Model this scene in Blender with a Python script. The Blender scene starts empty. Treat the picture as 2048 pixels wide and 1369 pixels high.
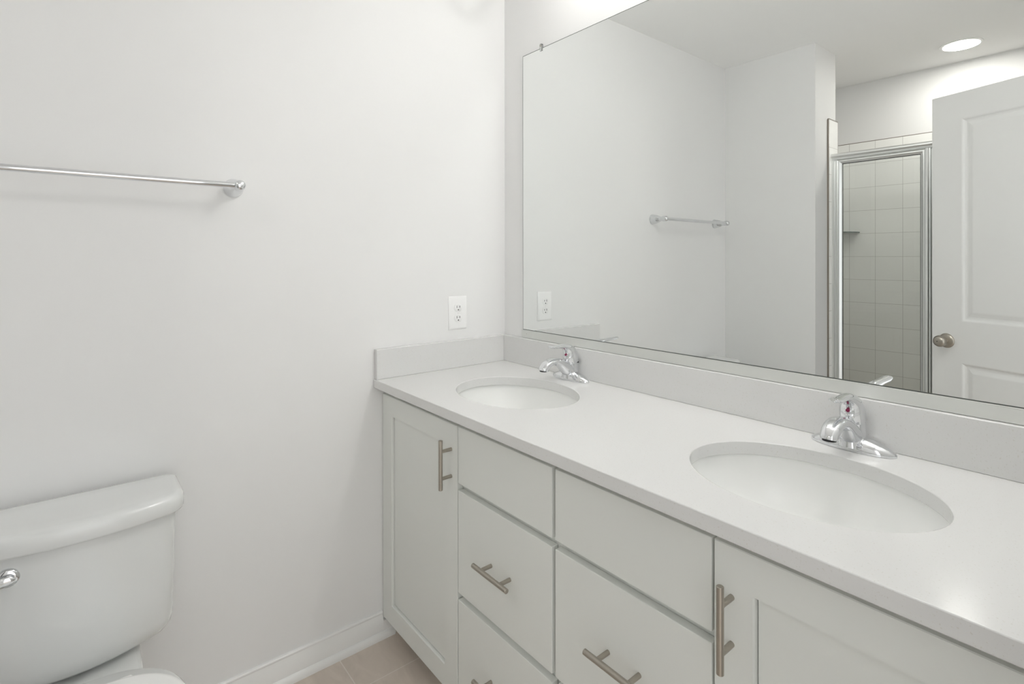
import bpy, bmesh, math
from mathutils import Vector, Matrix

SC = bpy.context.scene
COL = SC.collection

# ------------------------------------------------------------------ camera
F_PX, YAW, PITCH, ROLL, PY = 1067.65, 0.6855, 0.0009, -0.0009, 517.45
cp, sp_ = math.cos(PITCH), math.sin(PITCH)
fw0 = Vector((-math.cos(YAW), math.sin(YAW), 0)); rt0 = Vector((math.sin(YAW), math.cos(YAW), 0)); up0 = Vector((0, 0, 1))
fw = fw0*cp - up0*sp_; up1 = up0*cp + fw0*sp_
rt = rt0*math.cos(ROLL) + up1*math.sin(ROLL); up = up1*math.cos(ROLL) - rt0*math.sin(ROLL)
cam_d = bpy.data.cameras.new('camera'); cam = bpy.data.objects.new('camera', cam_d); COL.objects.link(cam)
cam_d.sensor_fit = 'HORIZONTAL'; cam_d.sensor_width = 36; cam_d.lens = F_PX/2048*36
cam_d.shift_y = -(684.5-PY)/2048; cam_d.clip_start = 0.02
M = Matrix((rt, up, -fw)).transposed().to_4x4(); M.translation = Vector((1.6913, -1.3453, 1.2872))
cam.matrix_world = M
SC.camera = cam

# ------------------------------------------------------------------ light levels
LAMP_A = 1.05        # watts of each bulb over the farther sink
LAMP_B = 6.7        # watts of each bulb over the nearer sink
WORLD = 1.95          # fill added through the doorway, as daylight of an unseen next room
DOWNLIGHT = 5.6     # watts of the recessed shower light

# ------------------------------------------------------------------ world and exposure
w = bpy.data.worlds.new('world'); SC.world = w; w.use_nodes = True
w.node_tree.nodes['Background'].inputs[0].default_value = (0.79, 0.80, 0.80, 1)
w.node_tree.nodes['Background'].inputs[1].default_value = WORLD
SC.view_settings.view_transform = 'Standard'; SC.view_settings.look = 'None'
SC.view_settings.gamma = 1; SC.view_settings.use_curve_mapping = False
SC.view_settings.exposure = 0.0
SC.cycles.use_denoising = True
SC.cycles.max_bounces = 16; SC.cycles.diffuse_bounces = 10; SC.cycles.glossy_bounces = 8
SC.cycles.transparent_max_bounces = 12
SC.cycles.blur_glossy = 0.0
SC.cycles.use_guiding = False
SC.cycles.sample_clamp_indirect = 10

# the world fill comes in through the doorway only: let Cycles sample the world there
pl = bpy.data.lights.new('doorway_portal', 'AREA'); pl.shape = 'RECTANGLE'; pl.size = 0.785; pl.size_y = 2.06; pl.cycles.is_portal = True
po = bpy.data.objects.new('doorway_portal', pl); COL.objects.link(po)
po.location = (1.812, -1.1925, 1.03); po.rotation_euler = (math.pi/2, 0, math.pi/2)

# ------------------------------------------------------------------ dimensions (metres; corner of left wall and mirror wall at 0,0)
H = 2.4352; D = 1.723; XW = 1.70; T = 0.115
ZC = 0.8785; TC = 0.0286; YCF = -0.5674
ZSP = 0.9801
YF = -0.5349                      # cabinet door faces
ZF1, ZF0 = 0.8264, 0.067

# ------------------------------------------------------------------ materials
def mat(name, col, rough=0.5, metal=0.0, spec=0.5, bump=None, coat=0.0):
    m = bpy.data.materials.new(name); m.use_nodes = True
    nt = m.node_tree; b = nt.nodes['Principled BSDF']
    b.inputs['Base Color'].default_value = (*col, 1); b.inputs['Roughness'].default_value = rough
    b.inputs['Metallic'].default_value = metal; b.inputs['Specular IOR Level'].default_value = spec
    b.inputs['Coat Weight'].default_value = coat
    if bump:
        sc_, st, dist = bump
        tc = nt.nodes.new('ShaderNodeTexCoord'); n = nt.nodes.new('ShaderNodeTexNoise'); bp = nt.nodes.new('ShaderNodeBump')
        n.inputs['Scale'].default_value = sc_; n.inputs['Detail'].default_value = 3
        bp.inputs['Strength'].default_value = st; bp.inputs['Distance'].default_value = dist
        nt.links.new(tc.outputs['Object'], n.inputs['Vector']); nt.links.new(n.outputs['Fac'], bp.inputs['Height'])
        nt.links.new(bp.outputs['Normal'], b.inputs['Normal'])
    return m

def mix_noise(m, c2, scale, lo, hi, stretch=(1, 1, 1), detail=4):
    """second colour mixed in by a ramped noise"""
    nt = m.node_tree; b = nt.nodes['Principled BSDF']
    c1 = tuple(b.inputs['Base Color'].default_value)
    tc = nt.nodes.new('ShaderNodeTexCoord'); mp = nt.nodes.new('ShaderNodeMapping'); n = nt.nodes.new('ShaderNodeTexNoise')
    r = nt.nodes.new('ShaderNodeValToRGB')
    mp.inputs['Scale'].default_value = stretch; n.inputs['Scale'].default_value = scale; n.inputs['Detail'].default_value = detail
    r.color_ramp.elements[0].position = lo; r.color_ramp.elements[1].position = hi
    r.color_ramp.elements[0].color = c1; r.color_ramp.elements[1].color = (*c2, 1)
    nt.links.new(tc.outputs['Object'], mp.inputs['Vector']); nt.links.new(mp.outputs['Vector'], n.inputs['Vector'])
    nt.links.new(n.outputs['Fac'], r.inputs['Fac']); nt.links.new(r.outputs['Color'], b.inputs['Base Color'])
    return r

def tile_mat(name, axes, origin, size, c_tile, c_grout, mortar, rough, offset=0.0, spec=0.5, noise=None):
    m = bpy.data.materials.new(name); m.use_nodes = True
    nt = m.node_tree; b = nt.nodes['Principled BSDF']; L = nt.links
    tc = nt.nodes.new('ShaderNodeTexCoord'); sx = nt.nodes.new('ShaderNodeSeparateXYZ'); cb = nt.nodes.new('ShaderNodeCombineXYZ')
    L.new(tc.outputs['Object'], sx.inputs[0])
    for k in range(2):
        s = nt.nodes.new('ShaderNodeMath'); s.operation = 'SUBTRACT'; s.inputs[1].default_value = origin[k] - 40*size[k]
        L.new(sx.outputs[axes[k]], s.inputs[0]); L.new(s.outputs[0], cb.inputs[k])
    br = nt.nodes.new('ShaderNodeTexBrick'); br.offset = offset; br.offset_frequency = 2; br.squash = 1.0
    br.inputs['Scale'].default_value = 1; br.inputs['Mortar Size'].default_value = mortar; br.inputs['Mortar Smooth'].default_value = 0.1
    br.inputs['Brick Width'].default_value = size[0]; br.inputs['Row Height'].default_value = size[1]
    br.inputs['Color1'].default_value = (*c_tile, 1); br.inputs['Color2'].default_value = (*[c*0.97 for c in c_tile], 1)
    br.inputs['Mortar'].default_value = (*c_grout, 1)
    L.new(cb.outputs[0], br.inputs['Vector'])
    out = br.outputs['Color']
    if noise:
        nz = nt.nodes.new('ShaderNodeTexNoise'); nz.inputs['Scale'].default_value = noise[0]; nz.inputs['Detail'].default_value = 6
        nz.inputs['Distortion'].default_value = 1.2
        mp = nt.nodes.new('ShaderNodeMapping'); mp.inputs['Scale'].default_value = noise[2]
        L.new(tc.outputs['Object'], mp.inputs['Vector']); L.new(mp.outputs['Vector'], nz.inputs['Vector'])
        r = nt.nodes.new('ShaderNodeValToRGB'); r.color_ramp.elements[0].position = 0.3; r.color_ramp.elements[1].position = 0.75
        r.color_ramp.elements[0].color = (1, 1, 1, 1); r.color_ramp.elements[1].color = (noise[1],)*3 + (1,)
        mx = nt.nodes.new('ShaderNodeMix'); mx.data_type = 'RGBA'; mx.blend_type = 'MULTIPLY'; mx.inputs[0].default_value = 1
        L.new(nz.outputs['Fac'], r.inputs['Fac']); L.new(out, mx.inputs[6]); L.new(r.outputs['Color'], mx.inputs[7]); out = mx.outputs[2]
    L.new(out, b.inputs['Base Color'])
    b.inputs['Roughness'].default_value = rough; b.inputs['Specular IOR Level'].default_value = spec
    bp = nt.nodes.new('ShaderNodeBump'); bp.invert = True; bp.inputs['Strength'].default_value = 0.4; bp.inputs['Distance'].default_value = 0.0008
    L.new(br.outputs['Fac'], bp.inputs['Height']); L.new(bp.outputs['Normal'], b.inputs['Normal'])
    return m

WALL = mat('wall_paint', (0.77, 0.77, 0.768), 0.55, spec=0.3, bump=(260, 0.05, 0.001))
CEIL = mat('ceiling_paint', (0.90, 0.90, 0.895), 0.8, spec=0.2, bump=(260, 0.05, 0.001))
TRIM = mat('trim_paint', (0.80, 0.80, 0.79), 0.3)
DOORP = mat('door_paint', (0.79, 0.79, 0.785), 0.38)
CAB = mat('cabinet_paint', (0.70, 0.715, 0.69), 0.42)
CABIN = mat('cabinet_box', (0.70, 0.68, 0.60), 0.5)
DARK = mat('dark_void', (0.02, 0.02, 0.02), 0.7)
PORC = mat('porcelain', (0.715, 0.725, 0.72), 0.08, coat=0.3)
SINKP = mat('sink_porcelain', (0.83, 0.835, 0.825), 0.07, coat=0.3)
SEATP = mat('seat_plastic', (0.86, 0.86, 0.85), 0.25)
CHROME = mat('chrome', (0.77, 0.78, 0.795), 0.04, metal=1)
NICKEL = mat('satin_nickel', (0.45, 0.415, 0.365), 0.32, metal=1)
ALU = mat('bright_aluminium', (0.82, 0.83, 0.82), 0.28, metal=1)
CHANNEL = mat('satin_channel', (0.70, 0.71, 0.69), 0.45, metal=0.7)
MIRROR = mat('mirror_silver', (0.835, 0.85, 0.84), 0.0, metal=1)
MIREDGE = mat('mirror_edge', (0.10, 0.11, 0.10), 0.3)
PLATE = mat('outlet_plastic', (0.84, 0.84, 0.84), 0.3)
MARK = mat('temperature_red', (0.22, 0.0, 0.05), 0.3)
TILEEDGE = mat('tile_edge', (0.22, 0.19, 0.16), 0.6)
SHELFG = mat('shelf_glass', (0.10, 0.13, 0.12), 0.08)
CLIPM = mat('clear_plastic', (0.9, 0.9, 0.9), 0.1)
b = CLIPM.node_tree.nodes['Principled BSDF']; b.inputs['Transmission Weight'].default_value = 0.85; b.inputs['IOR'].default_value = 1.45

QUARTZ = mat('quartz', (0.67, 0.67, 0.665), 0.16)
r = mix_noise(QUARTZ, (0.60, 0.59, 0.565), 330, 0.66, 0.74, detail=1)
QFACE = QUARTZ

GLASS = bpy.data.materials.new('shower_glass'); GLASS.use_nodes = True
nt = GLASS.node_tree; nt.nodes.clear()
o_ = nt.nodes.new('ShaderNodeOutputMaterial'); mx = nt.nodes.new('ShaderNodeMixShader'); tr = nt.nodes.new('ShaderNodeBsdfTransparent')
gl = nt.nodes.new('ShaderNodeBsdfGlossy'); fr = nt.nodes.new('ShaderNodeFresnel')
tr.inputs[0].default_value = (0.955, 0.965, 0.96, 1); gl.inputs['Roughness'].default_value = 0.0; fr.inputs[0].default_value = 1.5
nt.links.new(fr.outputs[0], mx.inputs[0]); nt.links.new(tr.outputs[0], mx.inputs[1]); nt.links.new(gl.outputs[0], mx.inputs[2]); nt.links.new(mx.outputs[0], o_.inputs[0])

def emit(name, col, s):
    m = mat(name, (0.9, 0.9, 0.9), 0.4); bb = m.node_tree.nodes['Principled BSDF']
    bb.inputs['Emission Color'].default_value = (*col, 1); bb.inputs['Emission Strength'].default_value = s
    return m
LENS = emit('downlight_lens', (1.0, 0.97, 0.92), 4.0)

TILE_B = tile_mat('shower_tile_back', ('X', 'Z'), (0.3579, 1.748), (0.1483, 0.151), (0.87, 0.87, 0.85), (0.50, 0.49, 0.47), 0.0011, 0.12)
TILE_S = tile_mat('shower_tile_side', ('Y', 'Z'), (-2.01, 1.748), (0.1483, 0.151), (0.87, 0.87, 0.85), (0.50, 0.49, 0.47), 0.0011, 0.12)
FLOORM = tile_mat('floor_tile', ('Y', 'X'), (-0.693, 0.172), (0.61, 0.305), (0.68, 0.60, 0.53), (0.80, 0.74, 0.68), 0.0016, 0.35, offset=0.5, noise=(5, 0.80, (1.2, 3.0, 1)))

# ------------------------------------------------------------------ mesh helpers
def obj(name, bm, m, parent=None, smooth=None, bevel=None, seg=2):
    me = bpy.data.meshes.new(name)
    bmesh.ops.recalc_face_normals(bm, faces=bm.faces[:])
    bm.to_mesh(me); bm.free()
    me.materials.append(m)
    o = bpy.data.objects.new(name, me); COL.objects.link(o)
    if smooth is not None:
        for p in me.polygons: p.use_smooth = True
        me.set_sharp_from_angle(angle=math.radians(smooth))
    if bevel:
        md = o.modifiers.new('bevel', 'BEVEL'); md.width = bevel; md.segments = seg; md.limit_method = 'ANGLE'; md.angle_limit = math.radians(50)
    if parent is not None:
        o.parent = parent
        o.matrix_parent_inverse = Matrix.Translation(parent.matrix_world.translation).inverted() if parent.type == 'EMPTY' else parent.matrix_world.inverted()
    return o

def tag(o, label, cat, group=None):
    o['label'] = label; o['category'] = cat
    if group: o['group'] = group
    return o

def thing(name, label, cat, loc, group=None):
    o = bpy.data.objects.new(name, None); COL.objects.link(o); o.empty_display_size = 0.05
    o.location = loc; o.matrix_world = Matrix.Translation(Vector(loc))
    return tag(o, label, cat, group)

def struct(o, label=None):
    o['kind'] = 'structure'
    if label: o['label'] = label
    return o

def box(bm, x0, y0, z0, x1, y1, z1):
    v = [bm.verts.new(p) for p in ((x0,y0,z0),(x1,y0,z0),(x1,y1,z0),(x0,y1,z0),(x0,y0,z1),(x1,y0,z1),(x1,y1,z1),(x0,y1,z1))]
    for f in ((3,2,1,0),(4,5,6,7),(0,1,5,4),(1,2,6,5),(2,3,7,6),(3,0,4,7)):
        bm.faces.new([v[i] for i in f])
    return v

def B(*boxes):
    bm = bmesh.new()
    for q in boxes: box(bm, *q)
    return bm

def loft(bm, rings, cap0=True, cap1=True, close=True):
    vs = [[bm.verts.new(p) for p in r] for r in rings]
    n = len(vs[0])
    for a, c in zip(vs, vs[1:]):
        for i in range(n if close else n-1):
            j = (i+1) % n
            bm.faces.new((a[i], a[j], c[j], c[i]))
    if cap0: bm.faces.new(vs[0][::-1])
    if cap1: bm.faces.new(vs[-1])
    return vs

def frame_of(d):
    d = Vector(d).normalized(); a = Vector((0, 0, 1)) if abs(d.z) < 0.9 else Vector((1, 0, 0))
    u = d.cross(a).normalized(); return u, d.cross(u).normalized()

def ring(c, u, v, ru, rv, n=32, e=1.0):
    out = []
    for i in range(n):
        t = 2*math.pi*i/n; a, b_ = math.cos(t), math.sin(t)
        a = math.copysign(abs(a)**e, a); b_ = math.copysign(abs(b_)**e, b_)
        out.append(Vector(c)+u*(a*ru)+v*(b_*rv))
    return out

def lathe(bm, origin, axis, prof, n=40, caps=True):
    u, v = frame_of(axis); ax = Vector(axis).normalized()
    loft(bm, [ring(Vector(origin)+ax*h, u, v, max(r_, 1e-5), max(r_, 1e-5), n) for r_, h in prof], caps, caps)

def tube(bm, p0, p1, r_, n=24, ch=0.0):
    p0, p1 = Vector(p0), Vector(p1); L = (p1-p0).length
    pr = [(r_, 0), (r_, L)] if not ch else [(r_-ch, 0), (r_, ch), (r_, L-ch), (r_-ch, L)]
    lathe(bm, p0, p1-p0, pr, n)

def rects(bm, loops):
    """concentric rectangular rings; each loop is 4 points, last one is filled"""
    vs = [[bm.verts.new(p) for p in L] for L in loops]
    for a, c in zip(vs, vs[1:]):
        for i in range(4):
            j = (i+1) % 4; bm.faces.new((a[i], a[j], c[j], c[i]))
    return vs

# ================================================================== SETTING
# floor, ceiling, walls
struct(obj('floor', B((-T, -2.9, -0.05, XW+1.6, T, 0)), FLOORM), 'beige brown tiled bathroom floor')
struct(obj('ceiling', B((-T, -2.9, H, XW+T, T, H+0.1)), CEIL), 'white painted ceiling')
struct(obj('wall_left', B((-T, -D-0.27, 0, 0, T, H)), WALL), 'white wall with the towel bar and the outlet')
struct(obj('wall_back', B((0, 0, 0, XW+T, T, H)), WALL), 'white wall that carries the big mirror')
# wall opposite the mirror: two stubs either side of the shower opening
YJ = -1.9985; XO = 0.511; XO2 = 1.335
struct(obj('wall_front', B((0, YJ, 0, XO, -D, H)), WALL), 'white wall stub beside the shower, seen in the mirror')
struct(obj('wall_front', B((XO2, YJ, 0, XW, -D, H)), WALL), 'white wall stub right of the shower opening')
# wall on the right with the doorway the picture is taken from
DY0, DY1, DZ = -1.585, -0.80, 2.06
struct(obj('wall_right', B((XW, -D-0.27, 0, XW+T, DY0, H), (XW, DY1, 0, XW+T, 0, H), (XW, DY0, DZ, XW+T, DY1, H)), WALL), 'white wall with the doorway')
# shower alcove
YS = -2.6779; XSL = 0.20; ZT = 2.045
struct(obj('wall_shower_back', B((XSL-T, YS-T, 0, XW+T, YS, H)), WALL), 'painted wall above the shower tiles')
struct(obj('wall_shower_left', B((XSL-T, YS, 0, XSL, YJ, H)), WALL))
struct(obj('wall_shower_right', B((XW, YS, 0, XW+T, YJ, H)), WALL))
struct(obj('wall_shower_back_tile', B((XSL, YS, 0.06, XW, YS+0.008, ZT)), TILE_B, bevel=0.002), 'square white tiles on the back wall of the shower')
obj('caulk_line', B((XSL, YS, ZT, XW, YS+0.0082, ZT+0.0035)), TILEEDGE, bpy.data.objects['wall_shower_back_tile'])
struct(obj('wall_shower_left_tile', B((XSL, YS+0.008, 0.06, XSL+0.008, YJ, ZT)), TILE_S, bevel=0.002))
struct(obj('wall_shower_right_tile', B((XW-0.008, YS+0.008, 0.06, XW, YJ, ZT)), TILE_S, bevel=0.002))
# tile strip wrapping the opening's edge
e = struct(obj('trim_1', B((XO, -2.010, 0.0, XO+0.009, -1.886, 2.054)), TILE_S, bevel=0.003), 'narrow white tile strip on the wall edge beside the shower door')
ed = obj('tile_edge', B((XO, -1.886, 0.0, XO+0.0075, -1.880, 2.052), (XO, -2.010, 2.054, XO+0.0085, -1.886, 2.0572), (XO, -2.0122, 1.86, XO+0.0085, -2.010, 2.054)), TILEEDGE, e)
struct(obj('trim_2', B((XO2-0.009, -2.010, 0.0, XO2, -1.886, 2.054)), TILE_S, bevel=0.003))
struct(obj('trim_3', B((XO+0.009, -2.0, 0, XO2-0.009, -1.88, 0.11)), TILE_S, bevel=0.004), 'tiled shower curb')

# baseboards: cap moulding, flat board and quarter round shoe in one profile
def baseboard(name, pts, tail=None):
    prof = [(0,0),(0.024,0),(0.0238,0.007),(0.0225,0.013),(0.019,0.0185),(0.0145,0.021),(0.0125,0.0215),(0.0125,0.056),
            (0.0112,0.058),(0.0112,0.0605),(0.0088,0.064),(0.0082,0.072),(0.0068,0.0745),(0.0068,0.077),(0.0088,0.080),(0.0085,0.083),(0.006,0.0855),(0,0.0855)]
    bm = bmesh.new(); (ax, ay), (bx, by), nrm = pts
    rings = []
    for (qx, qy) in ((ax, ay), (bx, by)):
        rings.append([Vector((qx+nrm[0]*d, qy+nrm[1]*d, z)) for d, z in prof])
    loft(bm, rings)
    if tail:
        low = [q for q in prof if q[1] <= 0.057]+[(0, 0.056)]
        loft(bm, [[Vector((qx+nrm[0]*d, qy+nrm[1]*d, z)) for d, z in low] for qx, qy in ((bx, by), tail)])
    return obj(name, bm, TRIM, smooth=35)
struct(baseboard('baseboard_left', ((0, -D), (0, YF-0.002), (1, 0)), (0, -0.498)), 'white baseboard with quarter round under the towel bar wall')
struct(baseboard('baseboard_front', ((0.025, -D), (XO, -D), (0, 1))))
# door casing
def casing(name, q): return struct(obj(name, B(q), TRIM, bevel=0.004))
casing('trim_4', (XW-0.014, DY1, 0, XW, DY1+0.057, DZ+0.057))
casing('trim_5', (XW-0.014, DY0, DZ, XW, DY1, DZ+0.057))

# entry door, standing open into the room; seen in the mirror
ANG = math.radians(19.94); HA = Vector((0.9917, -1.820, 0)); WD = 0.735; ZB, ZTOP = 0.01, 2.04
du = Vector((math.cos(ANG), math.sin(ANG), 0)); dn = Vector((-math.sin(ANG), math.cos(ANG), 0))
def P(s, n, z): return HA + du*s + dn*n + Vector((0, 0, z))
def door_leaf():
    bm = bmesh.new(); th = 0.035
    st = 0.124
    panels = [(st, 0.998, WD-st, 1.919), (st, 0.22, WD-st, 0.808)]
    for side, n0, sg in ((0, 0.0, 1), (1, -th, -1)):
        # stiles and rails as a face grid around the two panels
        xs = [0, st, WD-st, WD]; zs = [ZB, 0.22, 0.808, 0.998, 1.919, ZTOP]
        V = {}
        def g(i, k):
            if (i, k) not in V: V[(i, k)] = bm.verts.new(P(xs[i], n0, zs[k]))
            return V[(i, k)]
        for i in range(3):
            for k in range(5):
                if i == 1 and k in (1, 3): continue
                bm.faces.new((g(i, k), g(i+1, k), g(i+1, k+1), g(i, k+1)))
        for (a, z0, c, z1) in panels:
            prof = [(0, 0), (0.004, -0.0015), (0.010, -0.007), (0.016, -0.009), (0.022, -0.009), (0.040, -0.0035), (0.044, -0.003)]
            L = [[P(a+i, n0+sg*d, z0+i), P(c-i, n0+sg*d, z0+i), P(c-i, n0+sg*d, z1-i), P(a+i, n0+sg*d, z1-i)] for i, d in prof]
            vs = rects(bm, L); bm.faces.new(vs[-1])
    bmesh.ops.remove_doubles(bm, verts=bm.verts[:], dist=1e-5)
    # edges of the leaf
    for a, c in (((0, ZB), (0, ZTOP)), ((WD, ZB), (WD, ZTOP)), ((0, ZB), (WD, ZB)), ((0, ZTOP), (WD, ZTOP))):
        bm.faces.new([bm.verts.new(P(a[0], 0, a[1])), bm.verts.new(P(c[0], 0, c[1])), bm.verts.new(P(c[0], -th, c[1])), bm.verts.new(P(a[0], -th, a[1]))])
    return bm
door = struct(obj('door_1', door_leaf(), DOORP), 'white two panel door standing open, seen in the mirror')
for sg, n0 in ((1, 0.0), (-1, -0.035)):
    bm = bmesh.new()
    o0 = P(0.062, n0, 0.902); ax = dn*sg
    lathe(bm, o0, ax, [(0.0335, 0), (0.0335, 0.002), (0.032, 0.005), (0.026, 0.0085), (0.019, 0.0105), (0.0135, 0.012), (0.0125, 0.016), (0.0125, 0.026),
                       (0.015, 0.029), (0.0205, 0.033), (0.0245, 0.039), (0.0262, 0.046), (0.0255, 0.053), (0.0225, 0.059), (0.0175, 0.063), (0.010, 0.0655), (0.002, 0.0662)], 40)
    kn = obj('door_knob', bm, NICKEL, door, smooth=40); kn['label'] = 'satin nickel round door knob'
    bm = bmesh.new(); tube(bm, o0+ax*0.0655, o0+ax*0.0668, 0.0022, 12)
    obj('pin_hole', bm, DARK, kn)
for z in (0.25, 1.05, 1.85):
    bm = bmesh.new(); tube(bm, P(WD+0.004, 0.004, z-0.045), P(WD+0.004, 0.004, z+0.045), 0.006, 14)
    obj('hinge', bm, NICKEL, door, smooth=40)

# ================================================================== VANITY
def pull(parent, c, vertical, L=0.1375, sp=0.075):
    """bar pull standing off the front on two posts"""
    x, z = c; yb = YF-0.035; bm = bmesh.new()
    if vertical:
        tube(bm, (x, yb, z-L/2), (x, yb, z+L/2), 0.0059, 24, 0.0008)
        for s in (-1, 1): tube(bm, (x, YF+0.0005, z+s*sp/2), (x, yb, z+s*sp/2), 0.0049, 20)
    else:
        tube(bm, (x-L/2, yb, z), (x+L/2, yb, z), 0.0059, 24, 0.0008)
        for s in (-1, 1): tube(bm, (x+s*sp/2, YF+0.0005, z), (x+s*sp/2, yb, z), 0.0049, 20)
    h = obj('handle', bm, NICKEL, parent, smooth=40); h['label'] = 'satin nickel bar pull'
    return h

TH = 0.019
def slab_front(name, x0, z0, x1, z1, parent):
    return obj(name, B((x0, YF, z0, x1, YF+TH, z1)), CAB, parent, bevel=0.0015)

def shaker(x0, z0, x1, z1, parent):
    s = 0.0645; bm = bmesh.new()
    y0 = YF
    lo = [(x0, z0), (x1, z0), (x1, z1), (x0, z1)]
    def L(i, y): return [Vector((x0+i, y, z0+i)), Vector((x1-i, y, z0+i)), Vector((x1-i, y, z1-i)), Vector((x0+i, y, z1-i))]
    vs = rects(bm, [L(0, YF+TH), L(0, y0+0.0015), L(0.0015, y0), L(s, y0), L(s+0.002, y0+0.0035), L(s+0.0025, y0+0.0105)])
    # back ring
    vb = rects(bm, [L(0, YF+TH), L(s+0.0025, YF+TH), L(s+0.0025, y0+0.0105)])
    bmesh.ops.remove_doubles(bm, verts=bm.verts[:], dist=1e-5)
    d = obj('door', bm, CAB, parent)
    i = s+0.0046
    obj('door_panel', B((x0+i, y0+0.0095, z0+i, x1-i, YF+TH-0.003, z1-i)), CAB, d)
    return d

YFF = YF+TH+0.0015     # face frame plane
def cabinet(x0, x1, door_left, label):
    t = thing('vanity_cabinet', label, 'cabinet', ((x0+x1)/2, -0.27, 0), 'white vanity cabinets')
    zt = ZC-TC-0.0008
    # carcass: sides, bottom, back, face frame, toe kick
    bx = [(x0, YFF+0.019, 0.0, x0+0.016, -0.006, zt), (x1-0.016, YFF+0.019, 0.0, x1, -0.006, zt), (x0+0.016, YFF+0.019, 0.10, x1-0.016, -0.006, 0.116),
          (x0+0.016, -0.012, 0.116, x1-0.016, -0.006, zt)]
    obj('carcass', B(*bx), CABIN, t)
    xm = x0+0.4635-0.004 if door_left else x1-(0.4635-0.004)
    ff = [(x0, YFF, 0.06, x0+0.038, YFF+0.019, zt), (x1-0.038, YFF, 0.06, x1, YFF+0.019, zt), (x0+0.038, YFF, 0.06, x1-0.038, YFF+0.019, 0.10),
          (x0+0.038, YFF, zt-0.042, x1-0.038, YFF+0.019, zt), (xm-0.019, YFF, 0.10, xm+0.019, YFF+0.019, zt-0.042)]
    dx0, dx1 = (xm+0.019, x1-0.038) if door_left else (x0+0.038, xm-0.019)
    for z in (0.661, 0.361): ff.append((dx0, YFF, z-0.02, dx1, YFF+0.019, z+0.02))
    obj('face_frame', B(*ff), CAB, t)
    obj('toe_kick', B((x0, -0.455, 0, x1, -0.440, 0.10)), CAB, t)
    if door_left:
        d = shaker(0.0035, ZF0, 0.4616, ZF1, t); pull(d, (0.4322, 0.717), True)
        a, c = 0.4659, 0.8378
    else:
        d = shaker(1.2232, ZF0, x1-0.0035, ZF1, t); pull(d, (1.2535, 0.7075), True)
        a, c = 0.8483, 1.2186
    slab_front('false_front', a, 0.6700, c, ZF1, t)
    for (z0, z1) in ((0.3707, 0.6512), (ZF0, 0.3519)):
        q = slab_front('drawer', a, z0, c, z1, t)
        pull(q, ((a+c)/2+0.002, (z0+z1)/2+(0.0 if z0 > .3 else 0.008)), False)
    return t
cabinet(0.002, 0.8428, True, 'white vanity cabinet against the towel bar wall, door at its left')
cabinet(0.8434, XW-0.002, False, 'white vanity cabinet under the nearer sink, door at its right')

# quartz top with two oval cut-outs
SINKS = [(0.430, -0.298), (1.268, -0.298)]; SA, SB = 0.2145, 0.168
def counter():
    bm = bmesh.new(); y0, y1 = YCF, -0.0015; X0, X1 = 0.0015, XW-0.0015
    N = 96; edges = []
    def rect_hits(xc, yc, hx, a):
        dx, dy = math.cos(a), math.sin(a)
        ts = []
        if dx: ts.append((hx if dx > 0 else -hx)/dx)
        if dy: ts.append(((y1-yc) if dy > 0 else (y0-yc))/dy)
        t = min(q for q in ts if q > 0); return xc+dx*t, yc+dy*t
    HX = 0.30
    sides = {}
    for xc, yc in SINKS:
        angs = [2*math.pi*i/N for i in range(N)]
        for cx_, cy_ in ((HX, y1-yc), (-HX, y1-yc), (-HX, y0-yc), (HX, y0-yc)):
            angs.append(math.atan2(cy_, cx_) % (2*math.pi))
        angs = sorted(set(round(a, 9) for a in angs))
        inner = []; outer = []
        for a in angs:
            k = 1/math.sqrt((math.cos(a)/SA)**2+(math.sin(a)/SB)**2)
            inner.append(bm.verts.new((xc+k*math.cos(a), yc+k*math.sin(a), ZC)))
            hx_, hy_ = rect_hits(xc, yc, HX, a); outer.append(bm.verts.new((hx_, hy_, ZC)))
        n = len(angs)
        for i in range(n):
            j = (i+1) % n; bm.faces.new((inner[i], outer[i], outer[j], inner[j]))
        for s in (-1, 1):
            sides[(xc, s)] = sorted([v for v in outer if abs(v.co.x-(xc+s*HX)) < 1e-6], key=lambda v: v.co.y)
    cA, cB = SINKS[0][0], SINKS[1][0]
    a = bm.verts.new((X0, y0, ZC)); c = bm.verts.new((X0, y1, ZC)); bm.faces.new([a]+sides[(cA, -1)]+[c])
    bm.faces.new(sides[(cA, 1)]+sides[(cB, -1)][::-1])
    a = bm.verts.new((X1, y0, ZC)); c = bm.verts.new((X1, y1, ZC)); bm.faces.new(sides[(cB, 1)]+[c, a])
    res = bmesh.ops.extrude_face_region(bm, geom=bm.faces[:])
    vv = [g for g in res['geom'] if isinstance(g, bmesh.types.BMVert)]
    bmesh.ops.translate(bm, verts=vv, vec=(0, 0, -TC))
    return bm
ct = tag(obj('countertop', counter(), QUARTZ, smooth=35, bevel=0.0016), 'white speckled quartz vanity countertop with two oval sink cut-outs', 'countertop')
tag(obj('backsplash', B((0.0015, -0.0205, ZC+0.0003, XW-0.0015, -0.0012, ZSP)), QFACE, bevel=0.0012),
    'long low quartz backsplash strip running under the mirror', 'backsplash')
tag(obj('side_splash', B((0.0012, -0.564, ZC+0.0003, 0.0203, -0.0209, ZSP)), QFACE, bevel=0.0012),
    'short quartz side splash below the outlet, against the towel bar wall', 'backsplash')

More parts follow.
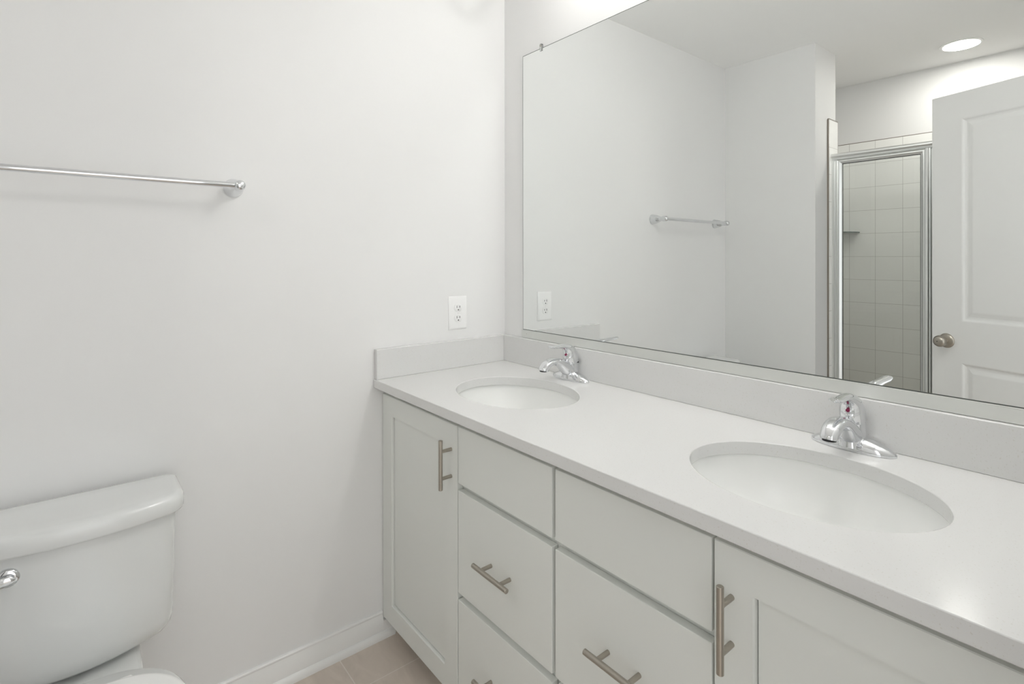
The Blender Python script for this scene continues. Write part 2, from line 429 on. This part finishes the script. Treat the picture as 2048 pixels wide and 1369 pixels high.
def sink(c, label):
    xc, yc = c; z = ZC-TC-0.0006
    t = thing('sink', label, 'sink', (xc, yc, z-0.15), 'undermount sinks')
    prof = [(1.13, 0.0), (1.045, 0.0), (1.035, -0.003), (1.03, -0.010), (1.015, -0.028), (0.985, -0.052), (0.93, -0.080), (0.84, -0.104), (0.70, -0.123), (0.5, -0.136), (0.28, -0.142), (0.105, -0.1445)]
    ux, uy = Vector((1, 0, 0)), Vector((0, 1, 0))
    bm = bmesh.new()
    def rr(s, dz, off=0):
        k = s
        ra, rb = SA*k+off, SB*k+off
        if s < 0.3:   # round towards the drain
            q = (0.3-s)/0.2; ra = ra*(1-q)+0.0225*q+off*0; rb = rb*(1-q)+0.0225*q
        return ring((xc, yc, z+dz), ux, uy, ra, rb, 96)
    inner = [rr(s, dz) for s, dz in prof]
    outer = [rr(s, dz-0.010, 0.009 if i > 1 else 0.0) for i, (s, dz) in enumerate(prof)]
    loft(bm, outer[::-1]+inner, False, False)
    obj('basin', bm, SINKP, t, smooth=50)
    bm = bmesh.new(); lathe(bm, (xc, yc, z-0.160), (0, 0, 1), [(0.016, 0), (0.0216, 0.006), (0.0216, 0.0165), (0.0205, 0.018), (0.017, 0.0165), (0.0165, 0.0145), (0.012, 0.0165), (0.004, 0.0185)], 36)
    obj('drain', bm, CHROME, t, smooth=40)
sink(SINKS[0], 'oval white undermount sink farther away, by the towel bar wall')
sink(SINKS[1], 'oval white undermount sink nearer the viewer, at the right')

# ------------------------------------------------------------------ faucets
def path_loft(xc, pts, n=32, e=1.0):
    """sections swept along a path in the y-z plane; pts: (y, z, half width in x, half thickness)"""
    rings = []
    for i, (y, z, rx, rt_) in enumerate(pts):
        a = pts[max(i-1, 0)]; c = pts[min(i+1, len(pts)-1)]
        tn = Vector((0, c[0]-a[0], c[1]-a[1])).normalized()
        vv = Vector((1, 0, 0)).cross(tn)
        rings.append(ring((xc, y, ZC+z), Vector((1, 0, 0)), vv, rx, rt_, n, e))
    return rings

def spline(keys, m=6):
    out = []
    K = [keys[0]]+list(keys)+[keys[-1]]
    for i in range(1, len(K)-2):
        p0, p1, p2, p3 = K[i-1], K[i], K[i+1], K[i+2]
        for j in range(m):
            t = j/m
            out.append(tuple(0.5*((2*b1)+(-a+c)*t+(2*a-5*b1+4*c-d)*t*t+(-a+3*b1-3*c+d)*t**3) for a, b1, c, d in zip(p0, p1, p2, p3)))
    out.append(tuple(keys[-1])); return out

def faucet(xc, label, turn):
    swing = Matrix.Rotation(math.radians(turn), 3, 'Z')
    t = thing('faucet', label, 'faucet', (xc, -0.054, ZC), 'chrome single lever faucets')
    # boat shaped base plate
    bm = bmesh.new(); rings = []
    hl = 0.0815
    for i in range(41):
        u = -1+2*i/40; x = xc+hl*math.sin(u*math.pi/2)
        q = abs(math.sin(u*math.pi/2))
        hy = max(0.0275*(1-q**2.8)**0.62, 0.0016); hz = 0.0245*(1-q**1.9)**0.8+0.0055
        prof = []
        for k in range(25):
            a = math.pi*k/24
            prof.append(Vector((x, -0.054+hy*math.cos(a), ZC+0.0006+hz*max(math.sin(a), 0)**0.8)))
        rings.append(prof)
    loft(bm, rings); obj('base_plate', bm, CHROME, t, smooth=60)
    # body column
    bm = bmesh.new()
    keys = [(-0.056, 0.004, 0.0300, 0.0300), (-0.0545, 0.018, 0.0272, 0.0290), (-0.0515, 0.036, 0.0243, 0.0282), (-0.0480, 0.0585, 0.0228, 0.0280)]
    rg = []
    for (y, z, rx, ry) in spline(keys, 6):
        rg.append(ring((xc, y, ZC+z), Vector((1, 0, 0)), Vector((0, 1, -0.14)).normalized(), rx, ry, 40))
    loft(bm, rg); obj('body', bm, CHROME, t, smooth=50)
    # spout
    bm = bmesh.new()
    keys = [(-0.054, 0.0255, 0.0235, 0.0215), (-0.067, 0.0335, 0.0225, 0.0215), (-0.085, 0.0475, 0.0205, 0.0195), (-0.106, 0.0615, 0.0192, 0.0150), (-0.128, 0.0690, 0.0188, 0.0118),
            (-0.149, 0.0685, 0.0186, 0.0112), (-0.166, 0.0610, 0.0182, 0.0120), (-0.1755, 0.0500, 0.0175, 0.0135), (-0.1775, 0.0445, 0.0172, 0.0140)]
    loft(bm, path_loft(xc, spline(keys, 6), 36, 0.9)); obj('spout', bm, CHROME, t, smooth=50)
    bm = bmesh.new(); loft(bm, [ring((xc, -0.1778, ZC+z), Vector((1, 0, 0)), Vector((0, 1, 0)), 0.0130, 0.0110, 28) for z in (0.0425, 0.0447)])
    a = obj('aerator', bm, DARK, t, smooth=40); a['label'] = 'dark outlet under the spout tip'
    # lever handle: dome that runs out into a forward blade
    bm = bmesh.new()
    keys = [(-0.0478, 0.0600, 0.0232, 0.0282), (-0.0505, 0.0700, 0.0243, 0.0300), (-0.0555, 0.0820, 0.0240, 0.0298), (-0.0620, 0.0935, 0.0220, 0.0250), (-0.0720, 0.1040, 0.0185, 0.0180),
            (-0.0880, 0.1125, 0.0148, 0.0112), (-0.1070, 0.1172, 0.0128, 0.0072), (-0.1300, 0.1190, 0.0128, 0.0058), (-0.1530, 0.1203, 0.0130, 0.0054), (-0.1690, 0.1228, 0.0112, 0.0044), (-0.1760, 0.1243, 0.0062, 0.0024)]
    loft(bm, path_loft(xc, spline(keys, 6), 36)); bmesh.ops.rotate(bm, verts=bm.verts[:], cent=(xc, -0.048, ZC), matrix=swing); h = obj('handle', bm, CHROME, t, smooth=55)
    bm = bmesh.new()
    lathe(bm, (xc, -0.0845, ZC+0.0865), (0, -1, 0.02), [(0.0038, -0.006), (0.0038, 0.0004), (0.003, 0.0010), (0.0008, 0.0013)], 20)
    bmesh.ops.rotate(bm, verts=bm.verts[:], cent=(xc, -0.048, ZC), matrix=swing)
    d = obj('temperature_dot', bm, MARK, h, smooth=40); d['label'] = 'dark red temperature dot on the lever'
    bm = bmesh.new(); loft(bm, [ring((xc, -0.0479, ZC+z), Vector((1, 0, 0)), Vector((0, 1, -0.14)).normalized(), 0.0215, 0.0262, 36) for z in (0.0578, 0.0606)])
    obj('seam_ring', bm, DARK, t, smooth=40)
    return t
faucet(0.4228, 'chrome lever faucet at the farther sink, by the corner', 11)
faucet(1.2660, 'chrome lever faucet at the nearer sink, on the right', 3)

# ------------------------------------------------------------------ mirror
MX0, MX1, MZ0, MZ1 = 0.1196, 1.640, 1.0099, 2.0671
t = thing('wall_mirror', 'large frameless mirror above the double vanity', 'mirror', ((MX0+MX1)/2, -0.004, MZ0))
obj('backing', B((MX0, -0.0055, MZ0, MX1, -0.0015, MZ1)), MIREDGE, t)
obj('mirror_glass', B((MX0+0.0026, -0.0063, MZ0+0.0034, MX1-0.0026, -0.0056, MZ1-0.0026)), MIRROR, t)
g = obj('bottom_channel', B((MX0-0.004, -0.0088, ZSP+0.0008, MX1+0.004, -0.0012, MZ0-0.0012), (MX0-0.004, -0.0088, MZ0-0.0012, MX1+0.004, -0.0070, MZ0+0.0012)), CHANNEL, t, bevel=0.0008)
g['label'] = 'satin metal channel under the mirror'
bm = bmesh.new(); tube(bm, (0.145, -0.0086, 0.997), (0.145, -0.0094, 0.997), 0.0013, 12); obj('screw', bm, NICKEL, t)
for x in (0.226, 1.53):
    bm = B((x-0.006, -0.0065, 2.068, x+0.006, -0.0012, 2.082), (x-0.006, -0.0098, 2.056, x+0.006, -0.0066, 2.082))
    k = obj('clip', bm, GLASS, t, bevel=0.0015); k['label'] = 'clear plastic mirror clip'
    bm = bmesh.new(); lathe(bm, (x, -0.0098, 2.075), (0, -1, 0), [(0.0035, 0), (0.003, 0.0012), (0.001, 0.0018)], 14); obj('screw', bm, NICKEL, k, smooth=40)

# ------------------------------------------------------------------ outlet
OYC, OZC = -0.2298, 1.0811; OW, OH = 0.0815, 0.1250
t = thing('wall_outlet', 'white duplex wall outlet above the side splash', 'outlet', (0, OYC, OZC))
bm = bmesh.new()
def orc(x, i): return [Vector((x, OYC-OW/2+i, OZC-OH/2+i)), Vector((x, OYC+OW/2-i, OZC-OH/2+i)), Vector((x, OYC+OW/2-i, OZC+OH/2-i)), Vector((x, OYC-OW/2+i, OZC+OH/2-i))]
vs = rects(bm, [orc(0.0003, 0), orc(0.002, 0), orc(0.0045, 0.0025), orc(0.0062, 0.0068), orc(0.0066, 0.009)]); bm.faces.new(vs[-1]); bm.faces.new(vs[0][::-1])
obj('cover_plate', bm, PLATE, t, smooth=40)
for s in (1, -1):
    zc_ = OZC+s*0.0195; bm = bmesh.new(); rgs = []
    for x, q in ((0.005, 1), (0.0078, 1), (0.0083, 0.96)):
        R_ = []
        for i in range(40):
            a = 2*math.pi*i/40
            R_.append(Vector((x, OYC+0.0172*q*math.cos(a), zc_+max(-0.0142, min(0.0142, 0.0172*math.sin(a)))*q)))
        rgs.append(R_)
    loft(bm, rgs); rc = obj('receptacle', bm, PLATE, t, smooth=40)
    for (dy, w_, h_) in ((-0.0063, 0.0022, 0.0088), (0.0063, 0.0022, 0.0070)):
        obj('slot', B((0.0080, OYC+dy-w_/2, zc_+0.0035-h_/2, 0.0086, OYC+dy+w_/2, zc_+0.0035+h_/2)), DARK, rc)
    bm = bmesh.new(); tube(bm, (0.0080, OYC, zc_-0.0078), (0.0086, OYC, zc_-0.0078), 0.0024, 16); obj('ground_hole', bm, DARK, rc)
bm = bmesh.new(); lathe(bm, (0.0064, OYC, OZC), (1, 0, 0), [(0.003, 0), (0.003, 0.0008), (0.0015, 0.0015)], 16); obj('screw', bm, PLATE, t, smooth=40)

# ------------------------------------------------------------------ towel bar
HB, ZBAR, BY1, BY2 = 0.0774, 1.4878, -0.9948, -1.5983
t = thing('towel_bar', 'chrome towel bar mounted on the wall above the toilet', 'towel bar', (0, (BY1+BY2)/2, ZBAR))
bm = bmesh.new(); tube(bm, (HB, BY2, ZBAR), (HB, BY1, ZBAR), 0.0082, 28); obj('bar', bm, CHROME, t, smooth=40)
for y in (BY1, BY2):
    bm = bmesh.new()
    lathe(bm, (0.0003, y, ZBAR-0.000), (1, 0, 0), [(0.0262, 0), (0.0268, 0.003), (0.0262, 0.006), (0.0250, 0.008), (0.0246, 0.010), (0.0238, 0.018), (0.0214, 0.028), (0.0180, 0.039), (0.0140, 0.048), (0.0118, 0.055), (0.0112, 0.060),
          (0.0128, 0.0625), (0.0140, 0.066), (0.0145, 0.072), (0.0145, 0.082), (0.0138, 0.087), (0.0112, 0.091), (0.006, 0.0935), (0.001, 0.094)], 44)
    obj('post', bm, CHROME, t, smooth=45)

# ------------------------------------------------------------------ toilet
TY = -1.345
def outline(x0, x1, hw, bow, rc_f, rc_b, n=10):
    """tank outline seen from above: flat back, bowed front, rounded corners (clockwise list of x,y offsets)"""
    pts = []
    def arc(cx_, cy_, r_, a0, a1):
        for i in range(n+1):
            a = math.radians(a0+(a1-a0)*i/n); pts.append((cx_+r_*math.cos(a), cy_+r_*math.sin(a)))
    arc(x0+rc_b, hw-rc_b, rc_b, 180, 90)
    arc(x1-bow-rc_f, hw-rc_f, rc_f, 90, 14)
    for i in range(1, 12):
        u = 1-2*i/12; yy = u*(hw-rc_f*0.76); pts.append((x1-bow*u*u-rc_f*0.03*u*u, yy))
    arc(x1-bow-rc_f, -hw+rc_f, rc_f, -14, -90)
    arc(x0+rc_b, -hw+rc_b, rc_b, -90, -180)
    return pts
def osec(z, *a): return [Vector((x, TY+y, z)) for x, y in outline(*a)]
t = thing('toilet', 'white two piece toilet against the left wall', 'toilet', (0.3, TY, 0))
bm = bmesh.new()
rg = []
for z, ins in ((0.372, 0.045), (0.3735, 0.034), (0.379, 0.022), (0.388, 0.012), (0.402, 0.004), (0.42, 0.001), (0.50, -0.001), (0.60, -0.003), (0.684, -0.005)):
    rg.append(osec(z, 0.032+max(ins, 0), 0.212-ins, 0.1865-ins, 0.030, 0.050-max(ins, 0)*0.3, 0.020))
loft(bm, rg); obj('tank', bm, PORC, t, smooth=60)
bm = bmesh.new(); rg = []
for z, ins in ((0.680, 0.006), (0.681, 0.001), (0.686, -0.001), (0.706, -0.001), (0.714, 0.001), (0.719, 0.005), (0.7222, 0.012), (0.7235, 0.022), (0.7242, 0.05)):
    rg.append(osec(z, 0.024+max(ins, 0), 0.232-ins, 0.2055-ins, 0.024, max(0.056-max(ins, 0)*0.5, 0.01), max(0.022-ins*0.3, 0.006)))
loft(bm, rg); obj('tank_lid', bm, PORC, t, smooth=60)
# flush lever on the far front corner
LY, LZ = -1.452, 0.637; fx = 0.200
bm = bmesh.new(); lathe(bm, (fx, LY, LZ), (1, 0, 0.02), [(0.019, -0.006), (0.019, 0.004), (0.0175, 0.007), (0.013, 0.009), (0.008, 0.0095), (0.0075, 0.016)], 32)
fl = obj('flush_handle', bm, CHROME, t, smooth=45); fl['label'] = 'chrome flush handle'
bm = bmesh.new(); rg = []
for i in range(15):
    q = i/14; y = LY+0.012-q*0.085; k = math.sin(min(1, (q+0.03)*6)*math.pi/2)*(1-0.15*q) if q < 0.93 else (1-q)/0.07*0.8+0.1
    rg.append(ring((fx+0.019, y, LZ-0.010*q*q), Vector((1, 0, 0)), Vector((0, 0, 1)), 0.0045*k+0.0003, 0.0105*k+0.0004, 18))
loft(bm, rg); obj('lever', bm, CHROME, fl, smooth=50)
# bowl: pedestal, rim, deck under the tank
def egg(xc, z, ax_f, ax_b, hw, n=48):
    out = []
    for i in range(n):
        a = 2*math.pi*i/n; c, s = math.cos(a), math.sin(a)
        out.append(Vector((xc+(ax_f if c > 0 else ax_b)*math.copysign(abs(c)**0.9, c), TY+hw*math.copysign(abs(s)**0.9, s), z)))
    return out
bm = bmesh.new()
loft(bm, [egg(0.40, z, f_, b_, h_) for z, f_, b_, h_ in ((0.001, 0.19, 0.20, 0.105), (0.03, 0.18, 0.19, 0.098), (0.10, 0.16, 0.18, 0.09), (0.18, 0.18, 0.18, 0.10), (0.26, 0.25, 0.18, 0.135), (0.32, 0.31, 0.17, 0.168), (0.365, 0.335, 0.16, 0.178), (0.385, 0.338, 0.155, 0.180), (0.392, 0.33, 0.15, 0.174))])
obj('bowl', bm, PORC, t, smooth=60)
bm = bmesh.new(); rg = []
for z, i in ((0.29, 0.02), (0.32, 0.004), (0.352, 0.0), (0.360, 0.003), (0.3635, 0.010)):
    rg.append([Vector((x, TY+y, z)) for x, y in outline(0.05+i, 0.33, 0.119-i, 0.0, 0.01, 0.03)])
loft(bm, rg); obj('bowl_deck', bm, PORC, t, smooth=60)
def seat_ring(xc, z, af, ab, hw, n=72):
    out = []
    for i in range(n):
        a = 2*math.pi*i/n; c, q = math.cos(a), math.sin(a); e = 0.95 if c > 0 else 0.72
        out.append(Vector((xc+(af if c > 0 else ab)*math.copysign(abs(c)**e, c), TY+hw*math.copysign(abs(q)**e, q), z)))
    return out
for nm, z0, z1 in (('seat', 0.394, 0.408), ('seat_lid', 0.4095, 0.426)):
    bm = bmesh.new()
    f_, b_, h_ = (0.208, 0.190, 0.178) if nm == 'seat' else (0.211, 0.193, 0.180)
    loft(bm, [seat_ring(0.520, z, f_-i, b_-i, h_-i) for z, i in ((z0, 0.004), (z0+0.003, 0), (z1-0.005, 0), (z1-0.0015, 0.003), (z1, 0.009), (z1+0.001, 0.04))])
    obj(nm, bm, SEATP, t, smooth=60)
for s in (-1, 1):
    obj('seat_hinge', B((0.296, TY+s*0.075-0.018, 0.3645, 0.334, TY+s*0.075+0.018, 0.402)), SEATP, t, bevel=0.005, seg=3)

# ------------------------------------------------------------------ shower enclosure (seen in the mirror)
t = thing('shower_door', 'framed glass shower door in polished aluminium, reflected in the mirror', 'shower door', ((XO+XO2)/2, -1.94, 0.11))
xl, xr = XO+0.0095, XO2-0.0095; yc = -1.937
def rail(name, prof, p0, p1, u, v, m=ALU, par=t):
    """extrude a small 2-D profile (a,b) along p0..p1"""
    bm = bmesh.new(); loft(bm, [[Vector(p)+Vector(u)*a+Vector(v)*b_ for a, b_ in prof] for p in (p0, p1)])
    return obj(name, bm, m, par, smooth=30)
# rounded header: a across depth (y), b height
hp = [(-0.022, 0.0), (0.020, 0.0), (0.022, 0.006), (0.022, 0.010), (0.026, 0.013), (0.030, 0.019), (0.030, 0.025), (0.026, 0.031), (0.019, 0.034), (-0.022, 0.034)]
rail('header_rail', hp, (xl, yc, 1.828), (xr, yc, 1.828), (0, 1, 0), (0, 0, 1))
jp = [(-0.020, 0), (0.020, 0), (0.020, 0.012), (0.014, 0.016), (0.014, 0.024), (0.010, 0.027), (-0.020, 0.027)]
rail('wall_jamb', jp, (xl, yc, 0.112), (xl, yc, 1.828), (0, 1, 0), (1, 0, 0))
rail('wall_jamb', jp, (xr, yc, 0.112), (xr, yc, 1.828), (0, 1, 0), (-1, 0, 0))
obj('bottom_track', B((xl+0.027, yc-0.022, 0.112, xr-0.027, yc+0.022, 0.132)), ALU, t, bevel=0.003)
# door leaf and fixed panel, each a frame round a pane
def leaf(name, x0, x1, z0, z1, y, w0=0.021, wr=0.021):
    bm = bmesh.new()
    prof = [(0, -0.010), (0, 0.010), (0.004, 0.013), (0.010, 0.013), (0.014, 0.009), (w0-0.003, 0.007), (w0, 0.004), (w0, -0.010)]
    loops = [[Vector((x0+i, y+d, z0+i)), Vector((x1-i, y+d, z0+i)), Vector((x1-i, y+d, z1-i)), Vector((x0+i, y+d, z1-i))] for i, d in prof]
    vs = rects(bm, loops+[loops[0]])
    bmesh.ops.remove_doubles(bm, verts=bm.verts[:], dist=1e-6)
    f = obj(name, bm, ALU, t, smooth=30)
    i = w0+0.0024
    p = obj('glass_pane', B((x0+i, y-0.004, z0+i, x1-i, y+0.001, z1-i)), GLASS, f); p['label'] = 'clear shower glass'
    ga = w0+0.0002
    bm = bmesh.new()
    lp = [[Vector((x0+k, y+d, z0+k)), Vector((x1-k, y+d, z0+k)), Vector((x1-k, y+d, z1-k)), Vector((x0+k, y+d, z1-k))] for k, d in ((w0, 0.0035), (w0+0.0022, 0.0020), (w0+0.0022, -0.0098))]
    rects(bm, lp); obj('gasket', bm, DARK, f)
    return f
XD = 0.954
leaf('door_leaf', 0.5475, XD-0.012, 0.136, 1.826, yc+0.004)
rail('strike_post', [(-0.018, 0), (0.020, 0), (0.023, 0.006), (0.023, 0.010), (0.019, 0.014), (0.019, 0.020), (-0.018, 0.020)], (XD-0.011, yc, 0.132), (XD-0.011, yc, 1.828), (0, 1, 0), (1, 0, 0))
leaf('fixed_panel', XD+0.010, xr-0.028, 0.136, 1.826, yc)

# corner shelf inside the shower
bm = bmesh.new(); c0 = Vector((XSL+0.0085, YS+0.0085, 1.452)); RS = 0.21
rg = [[c0+Vector((0, 0, z))]+[c0+Vector((RS*math.cos(math.pi/2*i/16), RS*math.sin(math.pi/2*i/16), z)) for i in range(17)] for z in (0, 0.006)]
loft(bm, rg); tag(obj('corner_shelf', bm, SHELFG, smooth=40), 'small dark glass corner shelf in the shower, behind the glass', 'shelf')

# recessed downlight over the shower
lx, ly = 0.998, -2.357
t = thing('ceiling_light', 'round recessed downlight in the ceiling, lit, seen in the mirror', 'ceiling light', (lx, ly, H-0.004))
bm = bmesh.new()
u, v = Vector((1, 0, 0)), Vector((0, 1, 0))
loft(bm, [ring((lx, ly, H-z), u, v, r_, r_, 56) for r_, z in ((0.092, 0.0003), (0.0915, 0.0025), (0.082, 0.0045), (0.079, 0.0035), (0.079, 0.0005))], False, False)
obj('trim_ring', bm, TRIM, t, smooth=40)
bm = bmesh.new(); loft(bm, [ring((lx, ly, H-z), u, v, 0.0785, 0.0785, 56) for z in (0.0006, 0.0030)])
obj('lens', bm, LENS, t)
ld = bpy.data.lights.new('downlight', 'AREA'); ld.shape = 'DISK'; ld.size = 0.157; ld.color = (1.0, 0.97, 0.92); ld.energy = DOWNLIGHT
lo = bpy.data.objects.new('downlight', ld); COL.objects.link(lo); lo.location = (lx, ly, H-0.006); lo.parent = t; lo.matrix_parent_inverse = t.matrix_world.inverted()

# vanity lights above the mirror (out of frame; they light the room)
def vanity_light(xc, label, watts):
    t = thing('vanity_light', label, 'wall light', (xc, 0, 2.31), 'vanity lights above the mirror')
    obj('back_plate', B((xc-0.14, -0.022, 2.295, xc+0.14, -0.0005, 2.385)), CHROME, t, bevel=0.006, seg=3)
    for s in (-1, 1):
        x = xc+s*0.07
        bm = bmesh.new(); tube(bm, (x, -0.022, 2.362), (x, -0.18, 2.362), 0.007); tube(bm, (x, -0.18, 2.385), (x, -0.18, 2.350), 0.020)
        obj('arm', bm, CHROME, t, smooth=40)
        bm = bmesh.new(); lathe(bm, (x, -0.18, 2.250), (0, 0, 1), [(0.004, 0), (0.026, 0.004), (0.044, 0.018), (0.053, 0.040), (0.053, 0.058), (0.044, 0.080), (0.028, 0.096), (0.021, 0.104)], 32, False)
        obj('globe', bm, GLASS, t, smooth=180)
        ld = bpy.data.lights.new('bulb', 'POINT'); ld.shadow_soft_size = 0.036; ld.color = (1.0, 0.98, 0.955); ld.energy = watts
        lo = bpy.data.objects.new('bulb', ld); COL.objects.link(lo); lo.parent = t; lo.matrix_parent_inverse = t.matrix_world.inverted(); lo.location = (x, -0.18, 2.305)
vanity_light(0.550, 'two globe vanity light over the farther sink', LAMP_A)
vanity_light(1.270, 'two globe vanity light over the nearer sink', LAMP_B)
